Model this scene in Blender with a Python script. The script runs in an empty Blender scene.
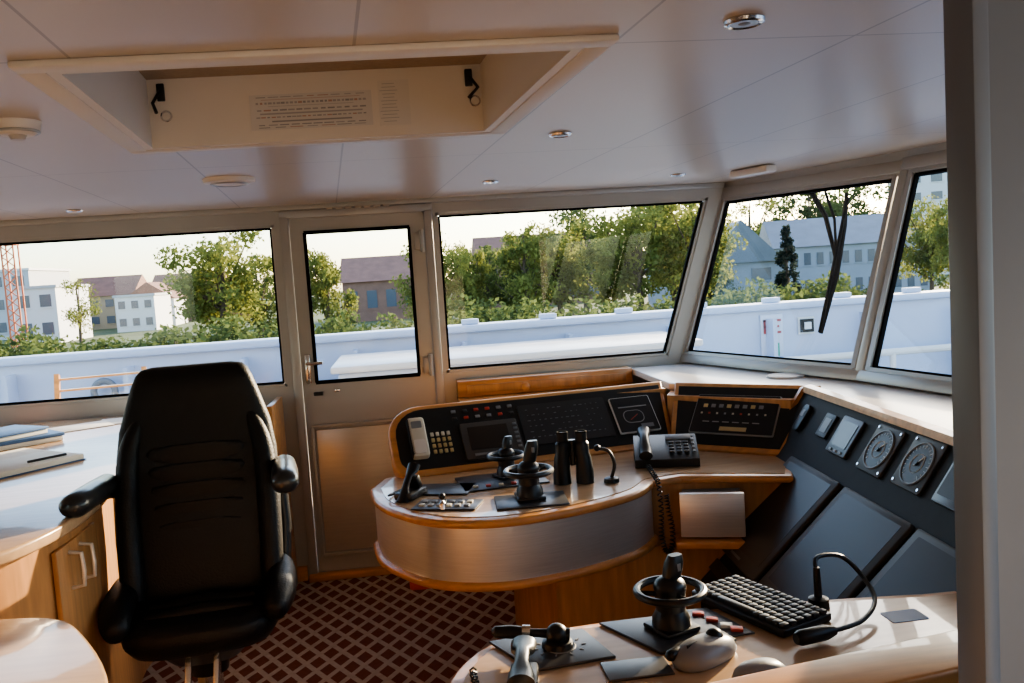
import bpy, bmesh, math, random
import numpy as np
from mathutils import Vector as V, Matrix as M, Euler
random.seed(7)
SC = bpy.context.scene
SC.view_settings.look = 'AgX - Medium High Contrast'
rad = math.radians

# ---------------------------------------------------------------- materials
MATS = {}
def mat(name, col, rough=0.5, metal=0.0, var=0.0, vscale=8.0, stretch=(1,1,1), bump=0.0, bscale=60.0, coat=0.0, spec=0.5):
    if name in MATS: return MATS[name]
    m = bpy.data.materials.new(name); m.use_nodes = True
    nt = m.node_tree; N = nt.nodes; L = nt.links
    p = N["Principled BSDF"]
    p.inputs["Base Color"].default_value = (*col, 1)
    p.inputs["Roughness"].default_value = rough
    p.inputs["Metallic"].default_value = metal
    p.inputs["Specular IOR Level"].default_value = spec
    p.inputs["Coat Weight"].default_value = coat
    if var > 0 or bump > 0:
        tc = N.new("ShaderNodeTexCoord"); mp = N.new("ShaderNodeMapping")
        mp.inputs["Scale"].default_value = stretch
        L.new(tc.outputs["Object"], mp.inputs[0])
    if var > 0:
        nz = N.new("ShaderNodeTexNoise"); nz.inputs["Scale"].default_value = vscale; nz.inputs["Detail"].default_value = 5
        L.new(mp.outputs[0], nz.inputs[0])
        cr = N.new("ShaderNodeValToRGB")
        cr.color_ramp.elements[0].position = 0.3; cr.color_ramp.elements[1].position = 0.7
        cr.color_ramp.elements[0].color = (*[max(0, c*(1-var)) for c in col], 1)
        cr.color_ramp.elements[1].color = (*[min(1, c*(1+var)) for c in col], 1)
        L.new(nz.outputs[0], cr.inputs[0]); L.new(cr.outputs[0], p.inputs["Base Color"])
    if bump > 0:
        nb = N.new("ShaderNodeTexNoise"); nb.inputs["Scale"].default_value = bscale; nb.inputs["Detail"].default_value = 3
        L.new(mp.outputs[0], nb.inputs[0])
        b = N.new("ShaderNodeBump"); b.inputs["Strength"].default_value = bump; b.inputs["Distance"].default_value = 0.01
        L.new(nb.outputs[0], b.inputs["Height"]); L.new(b.outputs[0], p.inputs["Normal"])
    MATS[name] = m
    return m

WOOD = mat("beech_wood", (0.60, 0.285, 0.095), 0.33, var=0.20, vscale=5, stretch=(1, 6, 6), coat=0.35)
WOODV = mat("beech_veneer_vertical", (0.52, 0.26, 0.10), 0.40, var=0.20, vscale=5, stretch=(7, 7, 0.8), coat=0.2)
WOODL = mat("pale_desk_laminate", (0.52, 0.34, 0.20), 0.24, var=0.10, vscale=5, stretch=(1.2, 7, 6), coat=0.5)
STEEL = mat("brushed_steel", (0.78, 0.77, 0.76), 0.30, 0.62, var=0.06, vscale=9, stretch=(1, 1, 30), bump=0.06, bscale=40)
ALU = mat("brushed_aluminium_panel", (0.64, 0.60, 0.54), 0.32, 0.5, var=0.05, vscale=6, stretch=(1, 1, 14))
FRAME = mat("painted_window_frame", (0.43, 0.43, 0.42), 0.34, 0.3, var=0.04, vscale=3)
WHITE = mat("ceiling_white_paint", (0.70, 0.66, 0.60), 0.45)
SILL = mat("pale_sill_laminate", (0.76, 0.72, 0.67), 0.3)
WALLP = mat("wall_paint", (0.50, 0.46, 0.41), 0.5, var=0.03, vscale=3)
BLACK = mat("black_plastic", (0.009, 0.009, 0.010), 0.36, bump=0.05, bscale=300)
GASK = mat("rubber_gasket", (0.006, 0.006, 0.006), 0.85, spec=.1)
LEATH = mat("black_leather", (0.0045, 0.0045, 0.005), 0.48, bump=0.22, bscale=160, var=0.2, vscale=30, spec=.32)
PANEL = mat("anthracite_panel", (0.028, 0.027, 0.026), 0.6, bump=0.05, bscale=250, var=0.1, vscale=20, spec=.22)
PLATE = mat("grey_plate", (0.07, 0.07, 0.075), 0.35, 0.3)
SCREEN = mat("dark_screen_glass", (0.040, 0.033, 0.028), 0.34, spec=0.28)
MBEZ = mat("monitor_bezel", (0.080, 0.076, 0.072), 0.45, spec=.25)
BEZEL = mat("dark_bezel", (0.040, 0.040, 0.041), 0.38, spec=.35)
MARK = mat("white_marking", (0.72, 0.72, 0.70), 0.5)
DIM = mat("dim_marking", (0.30, 0.30, 0.30), 0.5)
CREAM = mat("cream_plastic", (0.60, 0.56, 0.46), 0.45)
KEYY = mat("ochre_key", (0.50, 0.38, 0.18), 0.5)
RED = mat("red_button", (0.45, 0.05, 0.03), 0.4)
CHROME = mat("chrome", (0.75, 0.75, 0.76), 0.18, 1.0)
GREYP = mat("grey_plastic", (0.20, 0.21, 0.22), 0.4)
PAPER = mat("paper", (0.75, 0.73, 0.68), 0.7, var=0.04, vscale=20)
INK = mat("printed_grey", (0.38, 0.37, 0.37), 0.7)
INKR = mat("printed_red_brown", (0.46, 0.30, 0.25), 0.7)
BLUE = mat("blue_cover", (0.05, 0.12, 0.28), 0.5)
BRSE = mat("beige_fabric", (0.38, 0.30, 0.22), 0.8, bump=0.2, bscale=500, var=0.06, vscale=60)
HULL = mat("hull_pale_blue_white", (0.50, 0.56, 0.68), 0.35, var=0.04, vscale=1.2)
HULLB = mat("hull_blue_band", (0.34, 0.44, 0.62), 0.4, var=0.04, vscale=1.2)
DECK = mat("deck_paint", (0.34, 0.39, 0.46), 0.6, var=0.08, vscale=2)
PARTM = mat("partition_grey_blue", (0.15, 0.18, 0.235), 0.42, 0.1, var=0.03, vscale=2)
LAMP = mat("downlight_diffuser", (0.40, 0.50, 0.60), 0.3)

def glass_mat():
    m = bpy.data.materials.new("window_glass"); m.use_nodes = True
    nt = m.node_tree; N = nt.nodes; L = nt.links; N.clear()
    o = N.new("ShaderNodeOutputMaterial"); mx = N.new("ShaderNodeMixShader")
    t = N.new("ShaderNodeBsdfTransparent"); t.inputs[0].default_value = (0.94, 0.97, 0.96, 1)
    g = N.new("ShaderNodeBsdfGlossy"); g.inputs["Roughness"].default_value = 0.02
    fr = N.new("ShaderNodeFresnel"); fr.inputs[0].default_value = 1.5
    L.new(fr.outputs[0], mx.inputs[0]); L.new(t.outputs[0], mx.inputs[1]); L.new(g.outputs[0], mx.inputs[2])
    L.new(mx.outputs[0], o.inputs[0]); return m
GLASS = glass_mat()

def leaf_mat(name, c1, c2):
    m = bpy.data.materials.new(name); m.use_nodes = True
    nt = m.node_tree; N = nt.nodes; L = nt.links; N.clear()
    o = N.new("ShaderNodeOutputMaterial"); mx = N.new("ShaderNodeMixShader"); mx.inputs[0].default_value = 0.5
    d = N.new("ShaderNodeBsdfDiffuse"); t = N.new("ShaderNodeBsdfTranslucent")
    tc = N.new("ShaderNodeTexCoord"); nz = N.new("ShaderNodeTexNoise"); nz.inputs["Scale"].default_value = 1.1; nz.inputs["Detail"].default_value = 6
    cr = N.new("ShaderNodeValToRGB"); cr.color_ramp.elements[0].position = .35; cr.color_ramp.elements[1].position = .65
    cr.color_ramp.elements[0].color = (*c1, 1); cr.color_ramp.elements[1].color = (*c2, 1)
    L.new(tc.outputs["Object"], nz.inputs[0]); L.new(nz.outputs[0], cr.inputs[0])
    L.new(cr.outputs[0], d.inputs[0]); L.new(cr.outputs[0], t.inputs[0])
    L.new(d.outputs[0], mx.inputs[1]); L.new(t.outputs[0], mx.inputs[2]); L.new(mx.outputs[0], o.inputs[0]); return m
LEAF1 = leaf_mat("spring_leaves", (0.115, 0.145, 0.045), (0.29, 0.30, 0.085))  # atmospheric haze painted in: leaf tones made paler and less saturated
LEAF2 = leaf_mat("dark_leaves", (0.065, 0.090, 0.036), (0.14, 0.175, 0.060))
LEAFC = leaf_mat("conifer_needles", (0.02, 0.035, 0.03), (0.045, 0.06, 0.045))
BARK = mat("bark", (0.10, 0.07, 0.05), 0.9, bump=0.4, bscale=8)

def carpet_mat():
    m = bpy.data.materials.new("lattice_carpet"); m.use_nodes = True
    nt = m.node_tree; N = nt.nodes; L = nt.links
    p = N["Principled BSDF"]; p.inputs["Roughness"].default_value = 0.95; p.inputs["Specular IOR Level"].default_value = 0.1
    tc = N.new("ShaderNodeTexCoord"); sp = N.new("ShaderNodeSeparateXYZ"); L.new(tc.outputs["Object"], sp.inputs[0])
    def mth(op, a, b=None):
        n = N.new("ShaderNodeMath"); n.operation = op
        for i, x in enumerate((a, b)):
            if x is None: continue
            if isinstance(x, (int, float)): n.inputs[i].default_value = x
            else: L.new(x, n.inputs[i])
        return n.outputs[0]
    a = mth('MULTIPLY', mth('ADD', sp.outputs[0], mth('MULTIPLY', sp.outputs[1], 0.62)), 10.0)
    b = mth('MULTIPLY', mth('SUBTRACT', sp.outputs[0], mth('MULTIPLY', sp.outputs[1], 0.62)), 10.0)
    la = mth('LESS_THAN', mth('FRACT', a), 0.30); lb = mth('LESS_THAN', mth('FRACT', b), 0.30)
    line = mth('MAXIMUM', la, lb)
    mx = N.new("ShaderNodeMix"); mx.data_type = 'RGBA'
    mx.inputs[6].default_value = (0.22, 0.080, 0.060, 1); mx.inputs[7].default_value = (0.56, 0.48, 0.42, 1)
    L.new(line, mx.inputs[0])
    nz = N.new("ShaderNodeTexNoise"); nz.inputs["Scale"].default_value = 220
    m2 = N.new("ShaderNodeMix"); m2.data_type = 'RGBA'; m2.blend_type = 'MULTIPLY'; m2.inputs[0].default_value = 0.4
    L.new(mx.outputs[2], m2.inputs[6]); L.new(nz.outputs[0], m2.inputs[7]); L.new(m2.outputs[2], p.inputs["Base Color"])
    return m
CARPET = carpet_mat()

def ceiling_mat():
    m = bpy.data.materials.new("ceiling_panels"); m.use_nodes = True
    nt = m.node_tree; N = nt.nodes; L = nt.links
    p = N["Principled BSDF"]; p.inputs["Roughness"].default_value = 0.32
    tc = N.new("ShaderNodeTexCoord"); sp = N.new("ShaderNodeSeparateXYZ"); L.new(tc.outputs["Object"], sp.inputs[0])
    def mth(op, a, b):
        n = N.new("ShaderNodeMath"); n.operation = op
        for i, x in enumerate((a, b)):
            if isinstance(x, (int, float)): n.inputs[i].default_value = x
            else: L.new(x, n.inputs[i])
        return n.outputs[0]
    uu = mth('ADD', sp.outputs[0], mth('MULTIPLY', sp.outputs[1], 0.087))
    u = mth('FRACT', mth('DIVIDE', mth('ADD', uu, 10.0 - 0.58), 0.50), 0)
    v = mth('FRACT', mth('DIVIDE', mth('ADD', sp.outputs[1], 10.0 - 2.95), 1.45), 0)
    line = mth('MAXIMUM', mth('LESS_THAN', u, 0.012), mth('LESS_THAN', v, 0.004))
    mx = N.new("ShaderNodeMix"); mx.data_type = 'RGBA'
    mx.inputs[6].default_value = (0.55, 0.48, 0.405, 1); mx.inputs[7].default_value = (0.34, 0.29, 0.24, 1)
    L.new(line, mx.inputs[0]); L.new(mx.outputs[2], p.inputs["Base Color"])
    return m
CEIL = ceiling_mat()

# ---------------------------------------------------------------- builder
class B:
    def __init__(s, name, parent=None, M0=None):
        s.name = name; s.v = []; s.f = []; s.fm = []; s.mats = []; s.parent = parent; s.M = M0 or M.Identity(4)
    def mi(s, m):
        if m not in s.mats: s.mats.append(m)
        return s.mats.index(m)
    def add(s, vs, fs, m, X=None):
        X = s.M @ X if X is not None else s.M
        k = len(s.v); s.v += [X @ V(p) for p in vs]
        i = s.mi(m)
        for f in fs: s.f.append([k + j for j in f]); s.fm.append(i)
    def addbm(s, bm, m, X=None):
        bm.verts.index_update()
        s.add([v.co.copy() for v in bm.verts], [[v.index for v in f.verts] for f in bm.faces], m, X); bm.free()
    def box(s, c, size, m, rot=None, bev=0.0, seg=2):
        bm = bmesh.new(); bmesh.ops.create_cube(bm, size=1); bmesh.ops.scale(bm, vec=size, verts=bm.verts)
        if bev > 0: bmesh.ops.bevel(bm, geom=bm.edges[:], offset=min(bev, min(size) * .49), segments=seg, affect='EDGES', profile=.5)
        X = M.Translation(V(c))
        if rot is not None: X = X @ (rot if isinstance(rot, M) else Euler(rot).to_matrix().to_4x4())
        s.addbm(bm, m, X)
    def bb(s, lo, hi, m, bev=0.0):
        lo = V(lo); hi = V(hi); s.box((lo + hi) / 2, hi - lo, m, None, bev)
    def bar(s, p0, p1, w, d, m, up=(0, 0, 1), bev=0.0):
        p0 = V(p0); p1 = V(p1); z = (p1 - p0); L = z.length; z.normalize(); u = V(up)
        x = u.cross(z); 
        if x.length < 1e-4: x = V((1, 0, 0)).cross(z)
        x.normalize(); y = z.cross(x)
        R = M((x, y, z)).transposed().to_4x4()
        s.box((p0 + p1) / 2, (w, d, L), m, R, bev)
    def cyl(s, p0, p1, r0, r1, m, n=20):
        s.tube([p0, p1], [r0, r1], m, n)
    def tube(s, pts, r, m, n=10, cap=True):
        pts = [V(p) for p in pts]; rs = r if isinstance(r, (list, tuple)) else [r] * len(pts)
        t = (pts[1] - pts[0]).normalized(); a = V((0, 0, 1)) if abs(t.z) < .9 else V((1, 0, 0)); x = a.cross(t).normalized()
        vs = []; fs = []
        for i, p in enumerate(pts):
            if i == 0: tt = pts[1] - pts[0]
            elif i == len(pts) - 1: tt = pts[-1] - pts[-2]
            else: tt = pts[i + 1] - pts[i - 1]
            tt.normalize(); x = (x - tt * x.dot(tt)).normalized(); y = tt.cross(x)
            for k in range(n):
                an = 2 * math.pi * k / n; vs.append(p + (x * math.cos(an) + y * math.sin(an)) * rs[i])
        for i in range(len(pts) - 1):
            for k in range(n):
                k2 = (k + 1) % n; fs.append([i * n + k, i * n + k2, (i + 1) * n + k2, (i + 1) * n + k])
        if cap: fs.append(list(range(n))[::-1]); fs.append([(len(pts) - 1) * n + k for k in range(n)])
        s.add(vs, fs, m)
    def sph(s, c, r, m, sc=(1, 1, 1), u=20, v=12, rot=None):
        bm = bmesh.new(); bmesh.ops.create_uvsphere(bm, u_segments=u, v_segments=v, radius=r)
        X = M.Translation(V(c))
        if rot is not None: X = X @ Euler(rot).to_matrix().to_4x4()
        s.addbm(bm, m, X @ M.Diagonal((*sc, 1)))
    def torus(s, c, R, r, m, rot=None, n=36, k=10):
        vs = []; fs = []
        for i in range(n):
            a = 2 * math.pi * i / n
            for j in range(k):
                b = 2 * math.pi * j / k; vs.append(((R + r * math.cos(b)) * math.cos(a), (R + r * math.cos(b)) * math.sin(a), r * math.sin(b)))
        for i in range(n):
            for j in range(k):
                fs.append([i * k + j, ((i + 1) % n) * k + j, ((i + 1) % n) * k + (j + 1) % k, i * k + (j + 1) % k])
        X = M.Translation(V(c))
        if rot is not None: X = X @ Euler(rot).to_matrix().to_4x4()
        s.add(vs, fs, m, X)
    def prism(s, poly, z0, z1, m, X=None, bev=0.0):
        bm = bmesh.new(); n = len(poly)
        a = [bm.verts.new((p[0], p[1], z0)) for p in poly]; b = [bm.verts.new((p[0], p[1], z1)) for p in poly]
        bm.faces.new(a[::-1]); top = bm.faces.new(b)
        for i in range(n): bm.faces.new([a[i], a[(i + 1) % n], b[(i + 1) % n], b[i]])
        bmesh.ops.recalc_face_normals(bm, faces=bm.faces[:])
        if bev > 0:
            es = [e for e in bm.edges if abs(e.verts[0].co.z - e.verts[1].co.z) < 1e-6]
            bmesh.ops.bevel(bm, geom=es, offset=bev, segments=3, affect='EDGES', profile=.5)
        bmesh.ops.triangulate(bm, faces=[f for f in bm.faces if len(f.verts) > 4])
        s.addbm(bm, m, X)
    def loft(s, rings, m, cap=True):
        n = len(rings[0]); vs = [p for r in rings for p in r]; fs = []
        for i in range(len(rings) - 1):
            for k in range(n):
                k2 = (k + 1) % n; fs.append([i * n + k, i * n + k2, (i + 1) * n + k2, (i + 1) * n + k])
        if cap: fs.append(list(range(n))[::-1]); fs.append([(len(rings) - 1) * n + k for k in range(n)])
        s.add(vs, fs, m)
    def quad(s, pts, m): s.add(pts, [list(range(len(pts)))], m)
    def done(s, sharp=32):
        me = bpy.data.meshes.new(s.name); me.from_pydata([tuple(p) for p in s.v], [], s.f)
        for m in s.mats: me.materials.append(m)
        me.polygons.foreach_set("material_index", s.fm)
        me.polygons.foreach_set("use_smooth", [True] * len(s.f))
        bm = bmesh.new(); bm.from_mesh(me); bmesh.ops.recalc_face_normals(bm, faces=bm.faces[:]); bm.to_mesh(me); bm.free()
        me.update(); me.set_sharp_from_angle(angle=rad(sharp))
        ob = bpy.data.objects.new(s.name, me); SC.collection.objects.link(ob)
        if s.parent: ob.parent = s.parent
        return ob
def empty(name):
    e = bpy.data.objects.new(name, None); SC.collection.objects.link(e); e.empty_display_size = .1; return e
def frame(o, e, t):
    e = V(e).normalized(); t = V(t); t = (t - e * t.dot(e)).normalized(); n = e.cross(t)
    R = M((e, t, n)).transposed().to_4x4(); return M.Translation(V(o)) @ R
def at(x, y, z, rz=0): return M.Translation((x, y, z)) @ M.Rotation(rad(rz), 4, 'Z')
def plate(name, outer, holes, th, X, m):
    cu = bpy.data.curves.new(name, 'CURVE'); cu.dimensions = '2D'; cu.fill_mode = 'BOTH'; cu.extrude = th / 2
    for poly in [outer] + holes:
        sp = cu.splines.new('POLY'); sp.points.add(len(poly) - 1); sp.use_cyclic_u = True
        for i, p in enumerate(poly): sp.points[i].co = (p[0], p[1], 0, 1)
    tmp = bpy.data.objects.new("tmp", cu); SC.collection.objects.link(tmp); bpy.context.view_layer.update()
    me = bpy.data.meshes.new_from_object(tmp.evaluated_get(bpy.context.evaluated_depsgraph_get())); bpy.data.objects.remove(tmp)
    me.name = name; me.materials.clear(); me.materials.append(m); me.transform(X)
    ob = bpy.data.objects.new(name, me); SC.collection.objects.link(ob); return ob
def spline(pts, n=8):
    pts = [V(p) for p in pts]; out = []; k = len(pts)
    for i in range(k - 1):
        p0 = pts[max(i - 1, 0)]; p1 = pts[i]; p2 = pts[i + 1]; p3 = pts[min(i + 2, k - 1)]
        for q in range(n):
            t = q / n; out.append(0.5 * ((2 * p1) + (p2 - p0) * t + (2 * p0 - 5 * p1 + 4 * p2 - p3) * t * t + (3 * p1 - p0 - 3 * p2 + p3) * t ** 3))
    out.append(pts[-1]); return out
def offs(poly, d):
    n = len(poly); out = []
    area = sum(poly[i][0] * poly[(i + 1) % n][1] - poly[(i + 1) % n][0] * poly[i][1] for i in range(n))
    sg = 1 if area > 0 else -1
    for i in range(n):
        a = V((*poly[i - 1], 0)); b = V((*poly[i], 0)); c = V((*poly[(i + 1) % n], 0))
        t = (c - a).normalized(); out.append((b.x + sg * t.y * d, b.y - sg * t.x * d))
    return out
def rrect(w, h, r, n=5, cx=0, cy=0):
    o = []
    for sx, sy, a0 in ((1, 1, 0), (-1, 1, 90), (-1, -1, 180), (1, -1, 270)):
        for i in range(n + 1):
            a = rad(a0 + 90 * i / n); o.append((cx + sx * (w / 2 - r) + r * math.cos(a), cy + sy * (h / 2 - r) + r * math.sin(a)))
    return o
def sring(c, a, b, n=28, p=3.0, tilt=0.0):
    o = []
    for i in range(n):
        t = 2 * math.pi * i / n; ct, st = math.cos(t), math.sin(t)
        x = a * math.copysign(abs(ct) ** (2 / p), ct); y = b * math.copysign(abs(st) ** (2 / p), st)
        o.append(V((c[0] + x, c[1] + y * math.cos(tilt), c[2] + y * math.sin(tilt))))
    return o

# ---------------------------------------------------------------- room shell
YW = 4.7
F = [(1.56, 4.74), (1.98, 3.52), (2.10, 2.85), (2.10, 1.75), (1.98, 1.08), (1.56, -0.15)]
T = [(1.85, 4.74), (2.29, 3.62), (2.40, 2.88), (2.40, 1.72), (2.29, 0.98), (1.85, -0.15)]
b = B("floor"); b.prism([(-4.2, -1.7), (1.9, -1.7), (2.3, 1), (2.3, 3.6), (1.75, 4.8), (-4.2, 4.8)], -.12, 0, CARPET); b.done()
roofp = [(-4.3, -1.8), (1.9, -1.8), (2.05, -.2), (2.46, 1.0), (2.5, 1.7), (2.5, 2.9), (2.42, 3.7), (2.0, 4.9), (-4.3, 4.9)]
XH = M(((1.0, -.095, 0, -.165), (-.05, 1.0, 0, 2.125), (0, 0, 1, 0), (0, 0, 0, 1)))
def hp(x, y):
    p = XH @ V((x, y, 0)); return (p.x, p.y)
HW, HH = .50, .465
plate("ceiling", roofp, [[hp(-HW, -HH), hp(HW, -HH), hp(HW, HH), hp(-HW, HH)]], .18, M.Translation((0, 0, 2.14)), CEIL)
b = B("ceiling_hatch", M0=XH)
b.bb((-HW - .1, -HH - .1, 2.235), (HW + .1, HH + .1, 2.26), BRSE)
t = .022
for lo, hi in (((-HW, HH - t, 2.04), (HW, HH, 2.234)), ((-HW, -HH, 2.04), (HW, -HH + t, 2.234)), ((-HW, -HH + t, 2.04), (-HW + t, HH - t, 2.234)), ((HW - t, -HH + t, 2.04), (HW, HH - t, 2.234))):
    b.bb(lo, hi, WHITE)
o = .05
for lo, hi in (((-HW - o, HH, 2.037), (HW + o, HH + o, 2.05)), ((-HW - o, -HH - o, 2.037), (HW + o, -HH, 2.05)), ((-HW - o, -HH, 2.037), (-HW, HH, 2.05)), ((HW, -HH, 2.037), (HW + o, HH, 2.05))):
    b.bb(lo, hi, WHITE, .004)
for x, sx in ((-.56 + .12, -1), (.44, 1)):
    b.box((x, HH - .03, 2.195), (.022, .010, .05), BLACK, bev=.003)
    b.tube([(x, HH - .035, 2.2), (x + .02 * sx, HH - .06, 2.16), (x - .01, HH - .07, 2.13)], .005, BLACK, 8)
    b.torus((x + .012, HH - .045, 2.125), .014, .003, CHROME, rot=(rad(90), 0, 0), n=16, k=6)
yy0 = HH - t - .0045
b.box((-.02, HH - t - .002, 2.125), (.35, .003, .10), mat("label_paper", (.62, .60, .57), .7))
rl = random.Random(5)
for j, (zc, nseg, hh) in enumerate(((2.167, 9, .003), (2.160, 1, .0015), (2.150, 26, .008), (2.141, 1, .0015), (2.130, 14, .006), (2.120, 1, .006), (2.110, 22, .005), (2.098, 1, .006), (2.088, 10, .004), (2.081, 7, .003))):
    wtot = .32; x0 = -.18
    for i in range(nseg):
        ws = wtot / nseg * rl.uniform(.5, .92); b.box((x0 + wtot / nseg * (i + .5), yy0, zc), (ws, .001, hh * .7), rl.choice((INK, INK, DIM, INKR)))
b.box((.22, HH - t - .002, 2.135), (.09, .003, .13), mat("faint_paper", (.66, .63, .58), .6))
for j in range(12): b.box((.205, yy0, 2.190 - j * .0098), (rl.uniform(.03, .055), .001, .0014), INK)
b.done()
def downlight(x, y, r=.045):
    b = B("ceiling_downlight"); b.torus((x, y, 2.047), r, .007, CHROME, n=28, k=8)
    b.cyl((x, y, 2.042), (x, y, 2.052), r * .9, r * .9, LAMP, 24); b.sph((x, y, 2.044), r * .45, GREYP, (1, 1, .25)); b.done()
for x, y in ((.65, 1.52), (.53, 2.71), (.44, 4.01), (1.39, 4.13), (-1.53, 4.33)): downlight(x, y, .031)
b = B("ceiling_vent"); b.tube([(-.64, 3.45, 2.052), (-.64, 3.45, 2.035), (-.64, 3.45, 2.025)], [.10, .095, .03], WHITE, 28)
b.torus((-.64, 3.45, 2.034), .065, .008, FRAME); b.done()
b = B("smoke_detector"); b.tube([(-.88, 2.18, 2.052), (-.88, 2.18, 2.03), (-.88, 2.18, 2.018)], [.055, .05, .035], WHITE, 24); b.cyl((-.88, 2.18, 2.018), (-.88, 2.18, 2.008), .02, .015, WALLP); b.torus((-.88, 2.18, 2.026), .046, .004, FRAME); b.done()
b = B("ceiling_light_fitting"); b.box((1.72, 4.0, 2.03), (.07, .26, .035), WHITE, (0, 0, rad(20)), .01); b.done()

XW = frame((0, YW + .05, 0), (1, 0, 0), (0, 0, 1))
wl = [(-3.55, 1.08), (-.665, 1.08), (-.665, 1.955), (-3.55, 1.955)]
dr = [(-.588, .03), (.138, .03), (.138, 1.986), (-.588, 1.986)]
w2 = [(.20, 1.085), (1.475, 1.085), (1.755, 1.97), (.20, 1.97)]
plate("wall_port", [(-4.2, -.05), (1.56, -.05), (1.56, 1.03), (1.86, 2.05), (-4.2, 2.05)], [wl, dr, w2], .09, XW, FRAME)
def win(name, poly3, fw=.03, gm=GLASS, nrm=(0, -1, 0), gask=.012):
    e = empty(name); n = V(nrm).normalized(); k = len(poly3); P = [V(p) for p in poly3]; c = sum(P, V((0, 0, 0))) / k
    b = B("frame", e)
    for i in range(k): b.bar(P[i] + n * .0, P[(i + 1) % k] + n * .0, fw, .035, FRAME, up=n)
    b.done(); b = B("gasket", e)
    Q = []
    for i in range(k):
        a = (P[i - 1] - P[i]).normalized(); d = (P[(i + 1) % k] - P[i]).normalized(); s = (a + d).normalized() / max(.3, math.sqrt((1 - a.dot(d)) / 2)); Q.append(P[i] + s * (fw / 2 + gask / 2))
    for i in range(k): b.bar(Q[i] + n * -.006, Q[(i + 1) % k] + n * -.006, gask, .02, GASK, up=n)
    b.done(); b = B("glass_pane", e); b.quad([p - n * .008 for p in Q], gm); b.done(); return e
yw = YW + .03
win("window_1", [(-3.55, yw, 1.08), (-.665, yw, 1.08), (-.665, yw, 1.955), (-3.55, yw, 1.955)])
win("window_2", [(.20, yw, 1.085), (1.475, yw, 1.085), (1.755, yw, 1.97), (.20, yw, 1.97)])
door = empty("door_1"); XD = frame((0, YW + .016, 0), (1, 0, 0), (0, 0, 1))
dl = plate("leaf", [(-.582, .037), (.132, .037), (.132, 1.98), (-.582, 1.98)], [[(-.51, 1.09), (.055, 1.09), (.055, 1.90), (-.51, 1.90)]], .04, XD, FRAME); dl.parent = door
b = B("fittings", door); y = YW - .004
b.bar((-.51, y, 1.09), (.055, y, 1.09), .02, .02, GASK, (0, 1, 0)); b.bar((-.51, y, 1.9), (.055, y, 1.9), .02, .02, GASK, (0, 1, 0))
b.bar((-.505, y, 1.09), (-.505, y, 1.9), .018, .02, GASK, (0, 1, 0)); b.bar((.05, y, 1.09), (.05, y, 1.9), .018, .02, GASK, (0, 1, 0))
b.bb((-.53, y - .012, .15), (.09, y + .004, .83), ALU, .003)
for p, q in (((-.55, y - .008, .13), (.11, y - .008, .13)), ((-.55, y - .008, .85), (.11, y - .008, .85)), ((-.55, y - .008, .13), (-.55, y - .008, .85)), ((.11, y - .008, .13), (.11, y - .008, .85))):
    b.bar(p, q, .018, .026, FRAME, (0, 1, 0), .003)
b.box((-.545, y - .012, 1.17), (.03, .02, .16), CHROME, bev=.006); b.tube([(-.545, y - .01, 1.2), (-.545, y - .06, 1.2), (-.46, y - .065, 1.2)], .009, CHROME, 10)
b.tube([(-.545, y - .01, 1.10), (-.545, y - .035, 1.10)], .012, CHROME)
b.box((-.50, y - .02, 1.03), (.05, .02, .02), BLACK, bev=.004); b.box((-.40, y - .012, 1.04), (.03, .012, .018), CHROME, bev=.004)
for z in (1.82, 1.14, .3): b.cyl((.118, y - .022, z - .06), (.118, y - .022, z + .06), .012, .012, FRAME, 14); b.box((.095, y - .012, z), (.04, .016, .09), FRAME, bev=.003)
b.done(); b = B("glass_pane", door); b.quad([(-.51, YW + .03, 1.09), (.055, YW + .03, 1.09), (.055, YW + .03, 1.90), (-.51, YW + .03, 1.90)], GLASS); b.done()
b = B("trim_door_frame")
for x in (-.606, .158): b.bb((x - .022, YW - .028, 0.036), (x + .022, YW + .0, 1.99), FRAME, .004)
b.bb((-.63, YW - .028, 1.978), (.182, YW + .0, 2.02), FRAME, .004); b.bb((-.63, YW - .06, 0.0), (.182, YW, .036), WOOD, .005); b.done()
b = B("trim_door_stop")
for x in (-.60, .15): b.bb((x - .02, YW + .045, .03), (x + .02, YW + .08, 1.99), FRAME)
b.bb((-.60, YW + .045, 1.96), (.15, YW + .08, 2.0), FRAME); b.bb((-.6, YW + .045, .0), (.15, YW + .08, .06), FRAME); b.done()
b = B("trim_ventilation_slots")
for i in range(7): b.box((-.36 + i * .05, YW - .036, 2.02), (.035, .02, .012), WALLP, bev=.003)
b.done()
b = B("trim_window_head"); b.bb((-4.1, YW - .023, 2.022), (1.84, YW, 2.05), FRAME, .006); b.done()
b = B("baseboard_port"); b.bb((-4.1, YW - .02, 0), (-.64, YW, .08), WOOD); b.done()

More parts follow.
